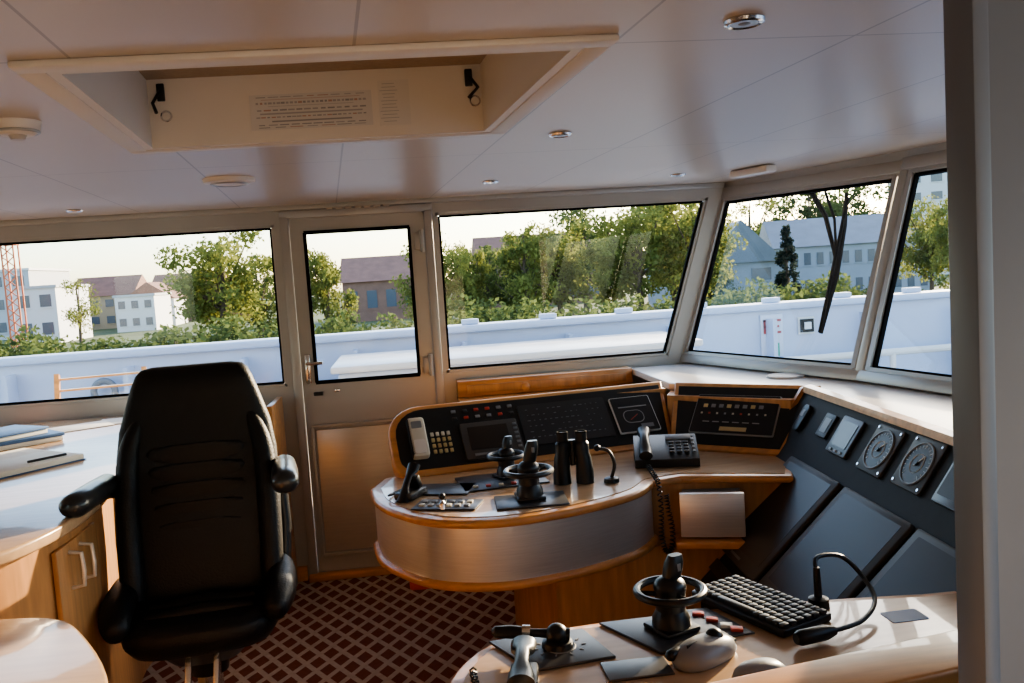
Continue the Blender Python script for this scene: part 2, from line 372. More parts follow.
fr = B("wall_front")
for i in range(5):
    b0, b1, t0, t1 = [V((*p, 0)) for p in (F[i], F[i + 1], T[i], T[i + 1])]
    z = V((0, 0, 1))
    B0, B1, T0, T1 = b0 + z * 1.06, b1 + z * 1.06, t0 + z * 1.985, t1 + z * 1.975
    e = (b1 - b0).normalized(); n = (B1 - B0).cross(T0 - B0).normalized()
    if n.x > 0: n = -n
    fr.bar(B0 - e * .01, B1 + e * .01, .05, .05, FRAME, n, .006); fr.bar(T0 - e * .02, T1 + e * .02, .06, .05, FRAME, n, .006)
    if i == 0: fr.bar(B0, T0 , .06, .06, FRAME, n, .008)
    fr.bar(B1, T1, .045, .05, FRAME, n, .008)
    o_ = V((.03, 0, 0))
    fr.add([b0 , b1, b1 + z * 1.06, b0 + z * 1.06, b0 + o_*2, b1 + o_*2, b1 + o_*2 + z * 1.06, b0 + o_*2 + z * 1.06], [[0, 1, 2, 3], [4, 5, 6, 7], [0, 1, 5, 4], [2, 3, 7, 6], [0, 3, 7, 4], [1, 2, 6, 5]], FRAME)
    fr.add([T0, T1, t1 + z * 2.06, t0 + z * 2.06, T0 + o_*2, T1 + o_*2, t1 + o_*2 + z * 2.06, t0 + o_*2 + z * 2.06], [[0, 1, 2, 3], [4, 5, 6, 7], [0, 1, 5, 4], [2, 3, 7, 6], [0, 3, 7, 4], [1, 2, 6, 5]], FRAME)
    k = (T0 - B0).normalized(); m_ = .045
    win("window_%d" % (i + 3), [B0 + e * m_ + k * .03, B1 - e * m_ + k * .03, T1 - e * m_ - k * .035, T0 + e * m_ - k * .035], .025, GLASS, n)
fr.done()
plate("wall_rear", [(-4.2, 0), (1.9, 0), (1.9, 2.05), (-4.2, 2.05)], [[(-3.6, 1.0), (-2.6, 1.0), (-2.6, 1.95), (-3.6, 1.95)]], .1, frame((0, -1.7, 0), (1, 0, 0), (0, 0, 1)), WALLP)
plate("wall_aft", [(-1.7, 0), (4.75, 0), (4.75, 2.05), (-1.7, 2.05)], [[(2.6, 1.05), (4.2, 1.05), (4.2, 1.95), (2.6, 1.95)]], .1, frame((-4.2, 0, 0), (0, 1, 0), (0, 0, 1)), WALLP)
win("window_8", [(-3.6, -1.7, 1.0), (-2.6, -1.7, 1.0), (-2.6, -1.7, 1.95), (-3.6, -1.7, 1.95)], nrm=(0, 1, 0))
b = B("partition_panel"); b.box((1.00, .86, 1.025), (.79, .04, 2.04), PARTM, bev=.006); b.box((.614, .86, 1.025), (.02, .05, 2.04), PARTM, bev=.004); b.done()

b = B("window_sill_front")
b.prism([(1.60, 4.68), (1.99, 3.52), (2.10, 2.85), (2.10, 1.75), (2.0, 1.1), (1.5, 1.1), (1.56, 2.2), (1.68, 3.44), (1.24, 3.97), (1.24, 4.68)], 1.0, 1.035, SILL, bev=.006)
b.tube([(1.78, 3.85, 1.035), (1.78, 3.85, 1.045), (1.78, 3.85, 1.05)], [.09, .085, .05], WALLP, 24); b.done()
b = B("ledge_cabinet")
b.bb((.27, 4.36, 0), (1.22, 4.69, .93), WOODV); b.bb((.25, 4.34, .93), (1.23, 4.69, .955), WOOD, .005)
b.bb((.25, 4.60, .955), (1.23, 4.69, 1.045), WOOD, .006); b.bb((.30, 4.585, .975), (1.19, 4.60, 1.02), WOODV, .003)
b.sph((.62, 4.58, .99), .025, WOOD, (1, .4, 1)); b.done()

# ---------------------------------------------------------------- helm console
con = empty("helm_console")
ctrl = [(-.18, 3.42), (-.15, 3.22), (-.07, 3.05), (.06, 2.90), (.26, 2.83), (.48, 2.86), (.66, 2.93), (.80, 3.02), (.89, 3.14)]
outl = spline([(x, y, 0) for x, y in ctrl], 5)
outl = [(p.x, p.y) for p in outl] + [(1.02, 3.17), (1.40, 3.02), (1.56, 3.34), (1.18, 3.78), (.0, 3.66), (-.13, 3.58)]
b = B("port_desk", con)
b.prism(offs(outl, .015), .755, .785, WOOD, bev=.012)
b.prism(offs(outl, -.03), .784, .788, WOODL)
pod = [(p.x, p.y) for p in spline([(x, y, 0) for x, y in ctrl], 5)] + [(.90, 3.5), (.0, 3.66), (-.13, 3.58)]
b.prism(pod, .56, .756, STEEL)
b.prism(offs(pod, .02), .535, .565, WOOD, bev=.012)
b.prism([(.40, 3.2), (.48, 3.05), (.70, 3.03), (.95, 3.12), (1.45, 3.05), (1.6, 3.4), (1.18, 3.9), (.4, 3.8)], 0, .536, WOODV)
b.prism([(.90, 3.2), (1.45, 3.05), (1.6, 3.4), (1.18, 3.85), (.9, 3.8)], .53, .756, WOODV)
b.prism(rrect(.12, .12, .02, 4, .0, 3.15), .47, .536, RED, bev=.005)
b.done()
b = B("drawer", con, at(1.09, 3.03, 0, -18))
b.box((0, .02, .655), (.24, .03, .17), STEEL, bev=.004); b.box((0, .11, .665), (.22, .17, .13), GREYP); b.box((0.02, .06, .545), (.32, .16, .03), WOOD, bev=.008); b.done()
def board(o, e, ang=45):
    e = V(e).normalized(); bk = V((-e.y, e.x, 0)); t = bk * math.cos(rad(ang)) + V((0, 0, math.sin(rad(ang)))); return frame(o, e, t)
X1 = board((.005, 3.555, .80), (1.10, .15, 0))
X2 = board((1.145, 3.64, .80), (.37, -.33, 0))
def rp(x0, xb, xt, y0, y1, rl):
    o = [(xb, y0), (xt, y1)]
    for i in range(7): a = rad(90 + 15 * i); o.append((x0 + rl + rl * math.cos(a), y1 - rl + rl * math.sin(a)))
    for i in range(5): a = rad(180 + 22.5 * i); r2 = rl * .5; o.append((x0 + r2 + r2 * math.cos(a), y0 + r2 + r2 * math.sin(a)))
    return o
b = B("port_instrument_board", con, X1)
b.prism(rp(-.10, 1.17, 1.235, -.02, .345, .15), -.05, .012, WOOD, bev=.010)
b.prism(rp(-.07, 1.150, 1.210, .008, .318, .13), .011, .016, PANEL)
b.M = M.Identity(4)
b.prism([(.42, 3.70), (1.17, 3.82), (1.17, 3.95), (.42, 3.9)], 0, .56, WOODV); b.prism([(-.02, 3.66), (1.17, 3.82), (1.17, 3.95), (-.02, 3.9)], .55, .80, WOODV); b.prism([(.0, 3.82), (1.2, 3.90), (1.2, 3.97), (.0, 3.92)], .70, 1.02, WOODV)
b.done()
b = B("corner_instrument_board", con, X2)
b.prism([(-.015, -.02), (.50, -.02), (.585, .345), (-.085, .345)], -.05, .012, WOOD, bev=.008)
b.prism([(.008, .008), (.475, .008), (.552, .318), (-.055, .318)], .011, .016, PANEL)
b.M = M.Identity(4); b.prism([(1.18, 3.82), (1.6, 3.42), (1.70, 3.46), (1.24, 3.95)], 0, 1.0, WOODV); b.done()
e3 = V((.082, .997, 0)).normalized()
P0 = V((1.67, 3.42, 0)); LEN = 2.15
b = B("forward_wing", con)
b.M = M((( 1, 0, e3.x, P0.x - e3.x * LEN), (0, 0, e3.y, P0.y - e3.y * LEN), (0, 1, 0, 0), (0, 0, 0, 1)))
prof = [(0, 1.04), (-.133, .84), (-.59, .38), (-.59, 0), (.10, 0), (.06, 1.04)]
b.prism(prof, 0, LEN, PANEL)
b.prism([(.02, 1.06), (-.012, 1.055), (-.018, 1.03), (.02, 1.03)], 0, LEN, WOOD)
b.prism([(0.0, 1.052), (-.018, 1.045), (-.150, .85), (-.61, .385), (-.61, 0), (.0, 0)], LEN, LEN + .025, WOOD)
b.done()
XU = frame(P0 + V((0, 0, 1.04)), -e3, V((.133, 0, .20)))
XL = frame(P0 + V((-.133, 0, .84)), -e3, V((1, 0, 1)))
b = B("forward_instruments", con, XU)
def dial(b, s, w, size=.165):
    b.prism(rrect(size, size, .012, 3, s, w), 0, .010, MBEZ, bev=.003)
    for sx in (-1, 1):
        for sy in (-1, 1): b.cyl((s + sx * size * .42, w + sy * size * .42, .01), (s + sx * size * .42, w + sy * size * .42, .013), .005, .005, CHROME, 8)
    b.torus((s, w, .012), size * .40, .004, GREYP, n=32, k=6); b.cyl((s, w, .009), (s, w, .012), size * .39, size * .39, SCREEN, 32)
    for i in range(24):
        a = 2 * math.pi * i / 24; r = size * .33
        if 15 < i < 21: continue
        b.box((s + r * math.cos(a), w + r * math.sin(a), .0125), (.012 if i % 3 == 0 else .007, .0022, .001), MARK, (0, 0, a))
    b.torus((s, w, .0125), size * .18, .0015, MARK, n=28, k=4); b.box((s + .008, w + .01, .014), (.05, .003, .002), MARK, (0, 0, .9)); b.cyl((s, w, .012), (s, w, .018), .008, .006, BLACK, 12)
dial(b, .80, -.115, .175); dial(b, 1.04, -.108, .175)
b.prism(rrect(.14, .15, .008, 3, 1.26, -.115), 0, .010, PLATE, bev=.003); b.prism(rrect(.11, .11, .004, 2, 1.26, -.11), .0095, .013, SCREEN)
b.prism(rrect(.16, .15, .008, 3, .54, -.12), 0, .012, PLATE, bev=.003); b.prism(rrect(.115, .10, .004, 2, .54, -.115), .011, .014, mat("lcd_grey_green", (.12, .14, .13), .25))
for i in range(3): b.box((.50 + i * .04, -.183, .014), (.018, .010, .005), GREYP)
b.prism(rrect(.09, .10, .008, 3, .36, -.11), 0, .010, BEZEL, bev=.003); b.prism(rrect(.05, .06, .004, 2, .36, -.11), .010, .012, GREYP)
b.prism(rrect(.06, .12, .02, 4, .14, -.12), 0, .018, BLACK, bev=.004); b.prism(rrect(.03, .03, .004, 2, .14, -.10), .018, .02, GREYP)
b.M = XL
for s in (.48, .97, 1.45):
    b.prism(rrect(.45, .46, .012, 3, s, -.27), 0, .018, MBEZ, bev=.005)
    b.prism(rrect(.385, .385, .006, 2, s, -.255), .0165, .0188, SCREEN)
    b.box((s, -.475, .019), (.10, .010, .002), GREYP)
for i in range(4): b.prism(rrect(.05, .03, .004, 2, .12, -.10 - i * .06), 0, .008, BEZEL)
b.box((.72, -.56, .005), (1.3, .05, .008), BEZEL, bev=.002)
b.done()
b = B("port_instruments", con, X1); zz = .016
b.prism(rrect(.075, .20, .015, 4, .02, .155), zz, zz + .035, CREAM, bev=.006); b.prism(rrect(.045, .035, .004, 2, .02, .215), zz + .035, zz + .037, GREYP)
b.prism(rrect(.05, .07, .01, 3, .02, .10), zz + .035, zz + .04, WHITE)
b.box((-.01, .155, zz + .02), (.018, .19, .03), BLACK, bev=.005)
for i in range(4):
    for j in range(4): b.box((.085 + i * .024, .175 - j * .030, zz + .004), (.015, .020, .008), KEYY if j else CREAM, bev=.003)
b.prism(rrect(.26, .19, .01, 3, .34, .115), zz, zz + .012, MBEZ, bev=.003); b.prism(rrect(.18, .12, .004, 2, .33, .125), zz + .012, zz + .014, SCREEN)
for i in range(6): b.box((.455, .18 - i * .024, zz + .014), (.018, .012, .005), GREYP, bev=.002)
b.box((.33, .04, zz + .013), (.16, .012, .004), GREYP)
for i in range(6):
    for j in range(2):
        b.box((.20 + i * .052, .285 - j * .038, zz + .003), (.022, .016, .006), random.choice((RED, BEZEL, GREYP, BEZEL, GREYP)), bev=.003)
b.prism(rrect(.42, .22, .01, 3, .70, .17), zz, zz + .004, BEZEL)
for i in range(14):
    for j in range(6):
        if random.random() < .7: b.box((.53 + i * .026, .25 - j * .03, zz + .005), (random.uniform(.004, .016), .003, .002), GREYP)
b.prism(rrect(.20, .20, .008, 3, 1.03, .16), zz, zz + .010, MARK, bev=.002); b.prism(rrect(.190, .190, .006, 3, 1.03, .16), zz + .009, zz + .013, BLACK)
b.box((1.03, .20, zz + .014), (.14, .005, .002), DIM); b.prism(rrect(.10, .07, .03, 5, 1.02, .145), zz + .013, zz + .0145, DIM); b.prism(rrect(.092, .062, .027, 5, 1.02, .145), zz + .014, zz + .0155, BLACK); b.box((1.02, .14, zz + .016), (.05, .003, .002), RED, (0, 0, .6))
b.box((1.07, .09, zz + .014), (.06, .02, .002), GREYP)
b.M = X2
b.prism(rrect(.38, .21, .008, 3, .25, .165), zz, zz + .008, DIM, bev=.002); b.prism(rrect(.370, .200, .006, 3, .25, .165), zz + .007, zz + .012, BLACK)
for i in range(8): b.box((.11 + i * .036, .205, zz + .013), (.020, .018, .003), KEYY if i % 3 == 0 else GREYP, bev=.001)
for i in range(9): b.box((.10 + i * .036, .165, zz + .013), (.008, .008, .003), random.choice((RED, DIM, CREAM)))
for i in range(6): b.box((.13 + i * .045, .12, zz + .013), (.03, .004, .002), DIM)
b.box((.26, .085, zz + .013), (.12, .02, .002), KEYY)
b.done()
b = B("desk_plates", con, at(0, 0, .788))
b.box((.10, 3.28, .004), (.22, .16, .006), PLATE, (0, 0, -.3), .003)
b.box((.10, 3.05, .004), (.24, .13, .006), PLATE, (0, 0, -.35), .003)
for i in range(6):
    for j in range(2):
        p = M.Rotation(-.35, 4, 'Z') @ V((-.09 + i * .034, -.025 + j * .045, 0)); b.box((.10 + p.x, 3.05 + p.y, .010), (.02, .022, .008), (CREAM, DIM, GREYP)[(i + j) % 3], (0, 0, -.35), .002)
b.box((.40, 3.00, .004), (.26, .18, .006), PLATE, (0, 0, -.05), .003)
b.box((.33, 3.34, .004), (.34, .24, .006), PLATE, (0, 0, .1), .003)
for i in range(5): b.box((.22 + i * .05, 3.25, .010), (.02, .02, .008), random.choice((RED, CREAM, GREYP)), bev=.002)
b.done()
sb = [(p.x, p.y) for p in spline([(.02, 1.40, 0), (.02, 1.62, 0), (.06, 1.80, 0), (.16, 1.925, 0), (.31, 1.955, 0), (.66, 1.965, 0), (1.0, 1.94, 0), (1.22, 1.91, 0)], 5)] + [(1.50, 1.90), (1.55, 1.30), (1.3, 1.02), (.1, 1.15)]
b = B("starboard_desk", con)
b.prism(offs(sb, .012), .730, .758, WOOD, bev=.010); b.prism(offs(sb, -.022), .757, .762, WOODL)
b.prism(offs(sb, -.01), .535, .731, STEEL); b.prism(offs(sb, .01), .51, .538, WOOD, bev=.010)
b.prism([(.35, 1.2), (.35, 1.7), (1.10, 1.75), (1.10, 1.2)], 0, .52, WOODV)
b.prism([(.30, 1.15), (.84, 1.235), (1.3, 1.305), (1.3, 1.22), (.30, 1.07)], .76, .965, WOODV)
b.prism([(.28, 1.16), (.84, 1.245), (1.31, 1.315), (1.31, 1.20), (.28, 1.05)], .965, .995, WOOD, bev=.008)
b.done()
b = B("desk_plates_starboard", con, at(0, 0, .762))
b.prism([(.135, 1.915), (.36, 1.925), (.40, 1.765), (.215, 1.745)], 0, .007, PLATE, bev=.002)
b.torus((.29, 1.84, .0075), .035, .0015, DIM, n=24, k=4)
for i in range(10): b.box((.29 + .055 * math.cos(i * .63), 1.84 + .045 * math.sin(i * .63), .008), (.010, .003, .001), DIM, (0, 0, i * .63))
b.prism([(.405, 1.945), (.635, 1.945), (.68, 1.775), (.50, 1.755)], 0, .007, PLATE, bev=.002)
b.prism([(.60, 1.965), (.68, 1.965), (.735, 1.80), (.66, 1.795)], 0, .005, PLATE, bev=.002)
for x, y, m_ in ((.645, 1.925, RED), (.665, 1.885, RED), (.685, 1.845, MARK), (.70, 1.82, RED)): b.box((x, y, .008), (.028, .02, .008), m_, (0, 0, -.3), .002)
b.prism([(.36, 1.745), (.50, 1.74), (.50, 1.66), (.36, 1.66)], 0, .006, PLATE, bev=.002)
b.prism(rrect(.09, .06, .006, 3, 1.10, 1.80), 0, .0012, BLUE)
b.done()

# ---------------------------------------------------------------- equipment
def throttle(name, x, y, z, rz=0, s=1.0, tall=.20):
    b = B(name, M0=at(x, y, z, rz) @ M.Scale(s, 4))
    b.box((0, 0, .006), (.10, .10, .012), BLACK, bev=.004)
    b.tube([(0, 0, .01), (0, 0, .03), (0, 0, .05)], [.048, .046, .036], BLACK, 24)
    b.cyl((0, 0, .045), (0, 0, .10), .036, .038, BLACK, 20)
    b.torus((0, 0, .095), .080, .0095, BLACK, n=40)
    for a in (30, 150, 270): b.tube([(0, 0, .085), (.075 * math.cos(rad(a)), .075 * math.sin(rad(a)), .093)], .006, BLACK, 8)
    b.sph((0, 0, .105), .040, BLACK, (1, 1, .7))
    b.loft([sring((0.004 * i, 0, .10 + (tall - .10) * i / 5), w, d, 18, 3) for i, (w, d) in enumerate(((.024, .016), (.022, .015), (.023, .017), (.024, .018), (.023, .017), (.017, .012)))], BLACK)
    b.box((0.018, -.014, tall * .85), (.012, .008, .02), GREYP, bev=.002)
    b.done()
throttle("throttle_lever", .56, 1.865, .769, 20, .96, .18)
throttle("throttle_lever", .40, 3.02, .796, 0, 1.05, .20)
throttle("throttle_lever", .36, 3.38, .796, 30, .9, .18)
b = B("binoculars", M0=at(.60, 3.20, .789, -12) @ M.Diagonal((1.1, 1.05, 1.0, 1)))
for sx in (-1, 1):
    b.tube([(sx * .040, 0, 0), (sx * .040, 0, .05), (sx * .038, 0, .10), (sx * .034, 0, .115), (sx * .033, 0, .155), (sx * .033, 0, .165), (sx * .033, 0, .20)], [.032, .031, .027, .026, .026, .020, .021], BLACK, 24)
    b.torus((sx * .033, 0, .20), .018, .004, GASK, n=20, k=6)
b.cyl((0, 0, .07), (0, 0, .15), .010, .010, BLACK, 14); b.box((0, 0, .12), (.05, .02, .012), BLACK, bev=.004); b.cyl((0, 0, .15), (0, 0, .17), .012, .012, BLACK)
b.done()
b = B("control_joystick", M0=at(.74, 3.16, .789, 0))
b.tube([(0, 0, 0), (0, 0, .015), (0, 0, .02)], [.03, .028, .016], BLACK, 20); b.tube(spline([(0, 0, .015), (.012, -.01, .07), (-.005, 0, .12), (-.04, .02, .13)], 5), .007, BLACK); b.sph((-.045, .023, .132), .013, BLACK); b.done()
b = B("small_control_knob", M0=at(.08, 2.98, .798)); b.tube([(0, 0, 0), (0, 0, .02), (0, 0, .03)], [.012, .012, .004], CHROME); b.sph((0, 0, .045), .012, BLACK); b.done()
HS = ((-.10, .055, .018, .012), (-.095, .055, .030, .022), (-.06, .058, .028, .018), (-.03, .07, .016, .012), (.03, .07, .016, .012), (.06, .058, .028, .018), (.095, .055, .030, .022), (.10, .055, .018, .012))
def hset(b, k=1.0, dz=0): b.loft([[V((x * k, w * math.cos(a) * k, (z + h * math.sin(a)) * k + dz)) for a in [2 * math.pi * i / 16 for i in range(16)]] for x, z, w, h in HS], BLACK)
b = B("radio_handset", M0=at(-.03, 3.22, .789, 60))
b.box((0, 0, .015), (.13, .08, .03), BLACK, bev=.01); b.box((.03, 0, .05), (.03, .05, .06), BLACK, (0, rad(-25), 0), .008)
K0 = b.M; b.M = K0 @ M.Translation((.02, 0, .025)) @ M.Rotation(rad(-48), 4, 'Y'); hset(b, .85); b.M = K0
b.tube(spline([(-.03, .02, .03), (-.06, .06, .02), (0, .09, .008), (.08, .08, .008)]), .004, BLACK); b.done()
b = B("desk_telephone", M0=at(1.03, 3.40, .790, -14) @ M.Diagonal((1.06, 1.05, 1.1, 1)))
b.loft([[V((x, -.10, 0)), V((x, .10, 0)), V((x, .10, .085)), V((x, .07, .09)), V((x, -.10, .03))] for x in (-.12, .125)], BLACK)
tl = M.Translation((0, -.01, .062)) @ M.Rotation(math.atan(.06 / .17), 4, 'X')
bM = b.M; b.M = bM @ tl
b.box((.055, .055, .004), (.10, .035, .006), GREYP, bev=.002)
for i in range(3):
    for j in range(4): b.box((.025 + i * .028, .015 - j * .022, .005), (.02, .014, .007), BEZEL, bev=.003)
for j in range(5): b.box((.108, .06 - j * .028, .005), (.012, .012, .006), GREYP, bev=.002)
b.loft([[V((-.078 + w * math.cos(a), y, z + h * math.sin(a))) for a in [2 * math.pi * k / 16 for k in range(16)]] for y, z, w, h in ((-.105, .018, .018, .010), (-.10, .02, .026, .020), (-.065, .022, .025, .017), (-.04, .034, .018, .012), (.03, .034, .018, .012), (.055, .022, .025, .017), (.09, .02, .026, .020), (.095, .018, .018, .010))], BLACK)
b.M = bM
b.done()
b = B("coiled_telephone_cord")
path = spline([(.93, 3.31, .80), (.91, 3.17, .80), (.905, 3.09, .78), (.905, 3.07, .68), (.90, 3.065, .60), (.91, 3.06, .535), (.935, 3.065, .53), (.945, 3.07, .60), (.935, 3.075, .68), (.93, 3.08, .74)], 26)
hel = []
for i, p in enumerate(path):
    a = i * 1.25; t_ = (path[min(i + 1, len(path) - 1)] - path[max(i - 1, 0)]).normalized(); x = t_.cross(V((.3, 1, .1))).normalized(); yv = t_.cross(x)
    hel.append(p + (x * math.cos(a) + yv * math.sin(a)) * .009)
b.tube(hel, .0028, BLACK, 6); b.done()

kx = M.Translation((.80, 1.93, .764)) @ M.Rotation(rad(-68), 4, 'Z')
b = B("keyboard", M0=kx)
b.prism(rrect(.31, .165, .012, 4), 0, .018, BLACK, bev=.004)
for r_ in range(6):
    for c_ in range(15):
        if r_ == 0 and 4 <= c_ <= 9:
            if c_ == 4: b.box((-.14 + 6.5 * .02, -.062, .022), (.118, .017, .010), BEZEL, bev=.003)
            continue
        b.box((-.14 + c_ * .02, -.062 + r_ * .0245, .022), (.0165, .020, .010), BEZEL, bev=.003)
        if (r_ * 3 + c_) % 2 == 0: b.box((-.14 + c_ * .02, -.061 + r_ * .0245, .0275), (.003, .005, .0006), DIM)
b.done()
b = B("gooseneck_lamp")
b.tube([(.94, 1.90, .763), (.94, 1.90, .785), (.94, 1.90, .79)], [.026, .024, .012], BLACK, 20)
b.cyl((.94, 1.90, .78), (.94, 1.905, .86), .010, .008, BLACK, 14)
b.tube(spline([(.94, 1.905, .85), (.955, 1.93, .875), (1.02, 1.94, .868), (1.055, 1.91, .83), (1.045, 1.83, .797), (.97, 1.755, .785), (.88, 1.725, .783)]), .0055, BLACK, 10)
b.tube([(.89, 1.727, .783), (.865, 1.722, .784), (.80, 1.71, .784), (.79, 1.708, .784)], [.010, .017, .017, .012], BLACK, 18); b.done()
MGREY = mat("mouse_silver_grey", (.24, .25, .27), .35)
b = B("computer_mouse", M0=at(.585, 1.715, .763, 30) @ M.Scale(1.2, 4))
b.loft([sring((0, 0, z), a, c, 28, 2.4) for z, a, c in ((0, .068, .036), (.008, .072, .039), (.020, .066, .036), (.030, .052, .029), (.037, .030, .017), (.039, .008, .005))], MGREY)
b.sph((.028, 0, .030), .017, BLACK); b.box((-.02, 0, .035), (.05, .002, .006), BLACK); b.box((-.055, .02, .02), (.04, .02, .02), BLACK, bev=.008); b.done(60)
b = B("computer_mouse", M0=at(.66, 1.60, .763, 10))
b.loft([sring((0, 0, z), a, c, 28, 2.4) for z, a, c in ((0, .058, .033), (.008, .060, .035), (.020, .055, .032), (.030, .042, .026), (.036, .02, .015), (.038, .006, .005))], MGREY); b.done(60)
b = B("steering_tiller", M0=at(.285, 1.845, .770, 168))
b.tube([(0, 0, 0), (0, 0, .012), (0, 0, .02)], [.036, .034, .02], BLACK, 24); b.sph((0, 0, .026), .026, BLACK)
b.tube([(-.03, 0, .026), (.03, 0, .030), (.07, 0, .033), (.072, 0, .033), (.105, 0, .035), (.14, 0, .036), (.148, 0, .036)], [.014, .010, .009, .013, .015, .013, .006], BLACK, 16)
b.cyl((.06, 0, .033), (.078, 0, .034), .016, .016, CHROME, 16); b.done()
b = B("radio_handset", M0=at(.185, 1.685, .763, 80))
b.box((0, 0, .012), (.14, .06, .024), BLACK, bev=.008); hset(b, .95, 0)
h2 = []
pp = spline([(-.09, .02, .04), (-.06, .08, .01), (0, .10, .01), (.05, .11, .012)], 14)
for i, p in enumerate(pp): h2.append(p + V((0, math.cos(i * 1.3) * .007, .007 + math.sin(i * 1.3) * .007)))
b.tube(h2, .0025, BLACK, 6); b.done()

# ---------------------------------------------------------------- pilot chair
ch = empty("pilot_chair"); CX = at(-.715, 2.78, 0, 6)
b = B("backrest", ch, CX)
prof = [(.58, .20, .045, .10), (.66, .235, .06, .12), (.80, .255, .065, .15), (.95, .262, .062, .18), (1.08, .258, .060, .205), (1.17, .245, .056, .22), (1.23, .226, .054, .23), (1.28, .210, .055, .235), (1.32, .196, .056, .24), (1.35, .182, .050, .245), (1.368, .165, .038, .247), (1.375, .13, .02, .248)]
b.loft([sring((0, y, z), w, d, 36, 3.8) for z, w, d, y in prof], LEATH)
for sx in (-1, 1):
    b.tube(spline([(sx * .215, .045, .64), (sx * .222, .082, .80), (sx * .222, .122, .97), (sx * .212, .16, 1.10), (sx * .18, .19, 1.20)], 6), [.03, .034, .036, .038, .038, .038, .038, .038, .038, .038, .038, .038, .037, .036, .036, .035, .035, .034, .033, .032, .03, .028, .024, .020, .015], LEATH, 14)
for i in range(5):
    z = .84 + i * .062; yy = .15 + (z - .80) * .18 - .050
    b.loft([sring((0, yy + .006, z + dz), w, .018, 24, 3.4) for dz, w in ((-.030, .10), (-.024, .145), (-.010, .158), (.010, .158), (.024, .145), (.030, .10))], LEATH)
b.done(50)
b = B("seat", ch, CX)
b.loft([sring((0, .01, z), w, d, 32, 3.6) for z, w, d in ((.515, .17, .17), (.53, .215, .205), (.56, .235, .225), (.60, .24, .23), (.622, .225, .215), (.630, .19, .18))], LEATH)
for sx in (-1, 1):
    b.tube(spline([(sx * .225, .16, .675), (sx * .245, .05, .665), (sx * .245, -.08, .65), (sx * .225, -.18, .62)], 6), [.03, .04, .045, .048, .05, .05, .05, .05, .05, .05, .05, .05, .05, .048, .046, .044, .04, .035, .02], LEATH, 14)
for i in range(3): b.tube([(-.16, .08 - i * .085, .625), (0, .08 - i * .085, .632), (.16, .08 - i * .085, .625)], [.015, .024, .015], LEATH, 10)
b.loft([sring((0, .02, z), w, d, 24, 3) for z, w, d in ((.46, .11, .12), (.52, .17, .17))], BLACK)
b.done(50)
ARM = mat("armrest_vinyl", (.024, .026, .030), .28)
b = B("armrests", ch, CX)
for sx in (-1, 1):
    b.tube(spline([(sx * .25, .20, .955), (sx * .27, .17, .975), (sx * .280, .10, .99), (sx * .285, .0, .995)], 5), .018, BLACK, 12)
    b.loft([[V((sx * .287 + sx * (.0 - y) * .04 + .042 * math.cos(a) * w, y, z + .036 * math.sin(a) * w)) for a in [2 * math.pi * k / 20 for k in range(20)]] for y, z, w in ((.16, 1.015, .5), (.14, 1.017, .9), (.0, 1.022, 1), (-.12, 1.027, 1.02), (-.20, 1.03, 1.0), (-.222, 1.03, .75), (-.23, 1.03, .3))], ARM)
    b.tube([(sx * .25, .14, .62), (sx * .265, .19, .80), (sx * .26, .20, .97)], .022, BLACK, 12)
b.done(50)
b = B("pedestal", ch, CX)
b.cyl((0, 0, .03), (0, 0, .46), .04, .04, CHROME, 24); b.cyl((0, 0, .40), (0, 0, .47), .06, .07, BLACK, 24)
b.tube([(0, -.02, .0), (0, -.02, .02), (0, -.02, .04)], [.24, .23, .06], ALU, 36)
b.bar((.045, -.12, .51), (.03, -.28, .16), .06, .018, CHROME, (1, 0, 0), .005); b.bar((-.04, -.12, .51), (-.055, -.28, .16), .02, .02, CHROME, (1, 0, 0), .005)
b.box((-.01, -.34, .15), (.28, .14, .02), ALU, (rad(-8), 0, 0), .006); b.done()

# ---------------------------------------------------------------- chart counter
cc = empty("chart_counter")
cp = [(p.x, p.y) for p in spline([(-1.9, 2.10, 0), (-1.3, 2.12, 0), (-1.09, 2.20, 0), (-1.0, 2.40, 0), (-.985, 2.70, 0), (-1.03, 3.0, 0), (-1.10, 3.3, 0), (-1.20, 3.75, 0), (-1.12, 4.10, 0), (-.92, 4.28, 0), (-.72, 4.32, 0)], 5)] + [(-.70, 4.33), (-.70, 4.68), (-3.9, 4.68), (-3.9, 2.10)]
b = B("worktop", cc); b.prism(cp, .965, 1.0, WOODL, bev=.008); b.done()
b = B("cabinet", cc); b.prism(offs(cp, -.03), .0, .966, WOODV)
b.bb((-1.02, 2.44, .10), (-1.004, 2.74, .93), WOODV, .004)
for yy in (2.52, 2.60):
    b.tube([(-1.004, yy, .80), (-.970, yy, .805), (-.967, yy, .85), (-.970, yy, .90), (-1.004, yy, .905)], .006, STEEL, 10)
b.done()
b = B("end_post", cc); b.bb((-.72, 4.30, 0), (-.69, 4.66, 1.035), WOOD, .005); b.done()
b = B("chart_table")
lt = [(-2.2, 2.05)] + [(p.x, p.y) for p in spline([(-1.0, 2.05, 0), (-.86, 2.02, 0), (-.76, 1.92, 0), (-.60, 1.62, 0), (-.5, 1.2, 0)], 6)] + [(-.5, .9), (-2.2, .9)]
b.prism(lt, .87, .90, WOODL, bev=.008); b.prism(offs(lt, -.05), 0, .87, WOODV); b.done()
def papers(name, items, z):
    b = B(name)
    for x, y, w, h, r_, th, m_, z0 in items: b.box((x, y, z + z0 + th / 2), (w, h, th), m_, (0, 0, rad(r_)), min(.003, th * .3))
    b.done()
RBC = mat("red_brown_cover", (.34, .13, .08), .5)
papers("open_logbook", [(-1.48, 3.40, .26, .34, -38, .004, BLUE, .001), (-1.48, 3.40, .25, .33, -38, .020, PAPER, .005)], 1.0)
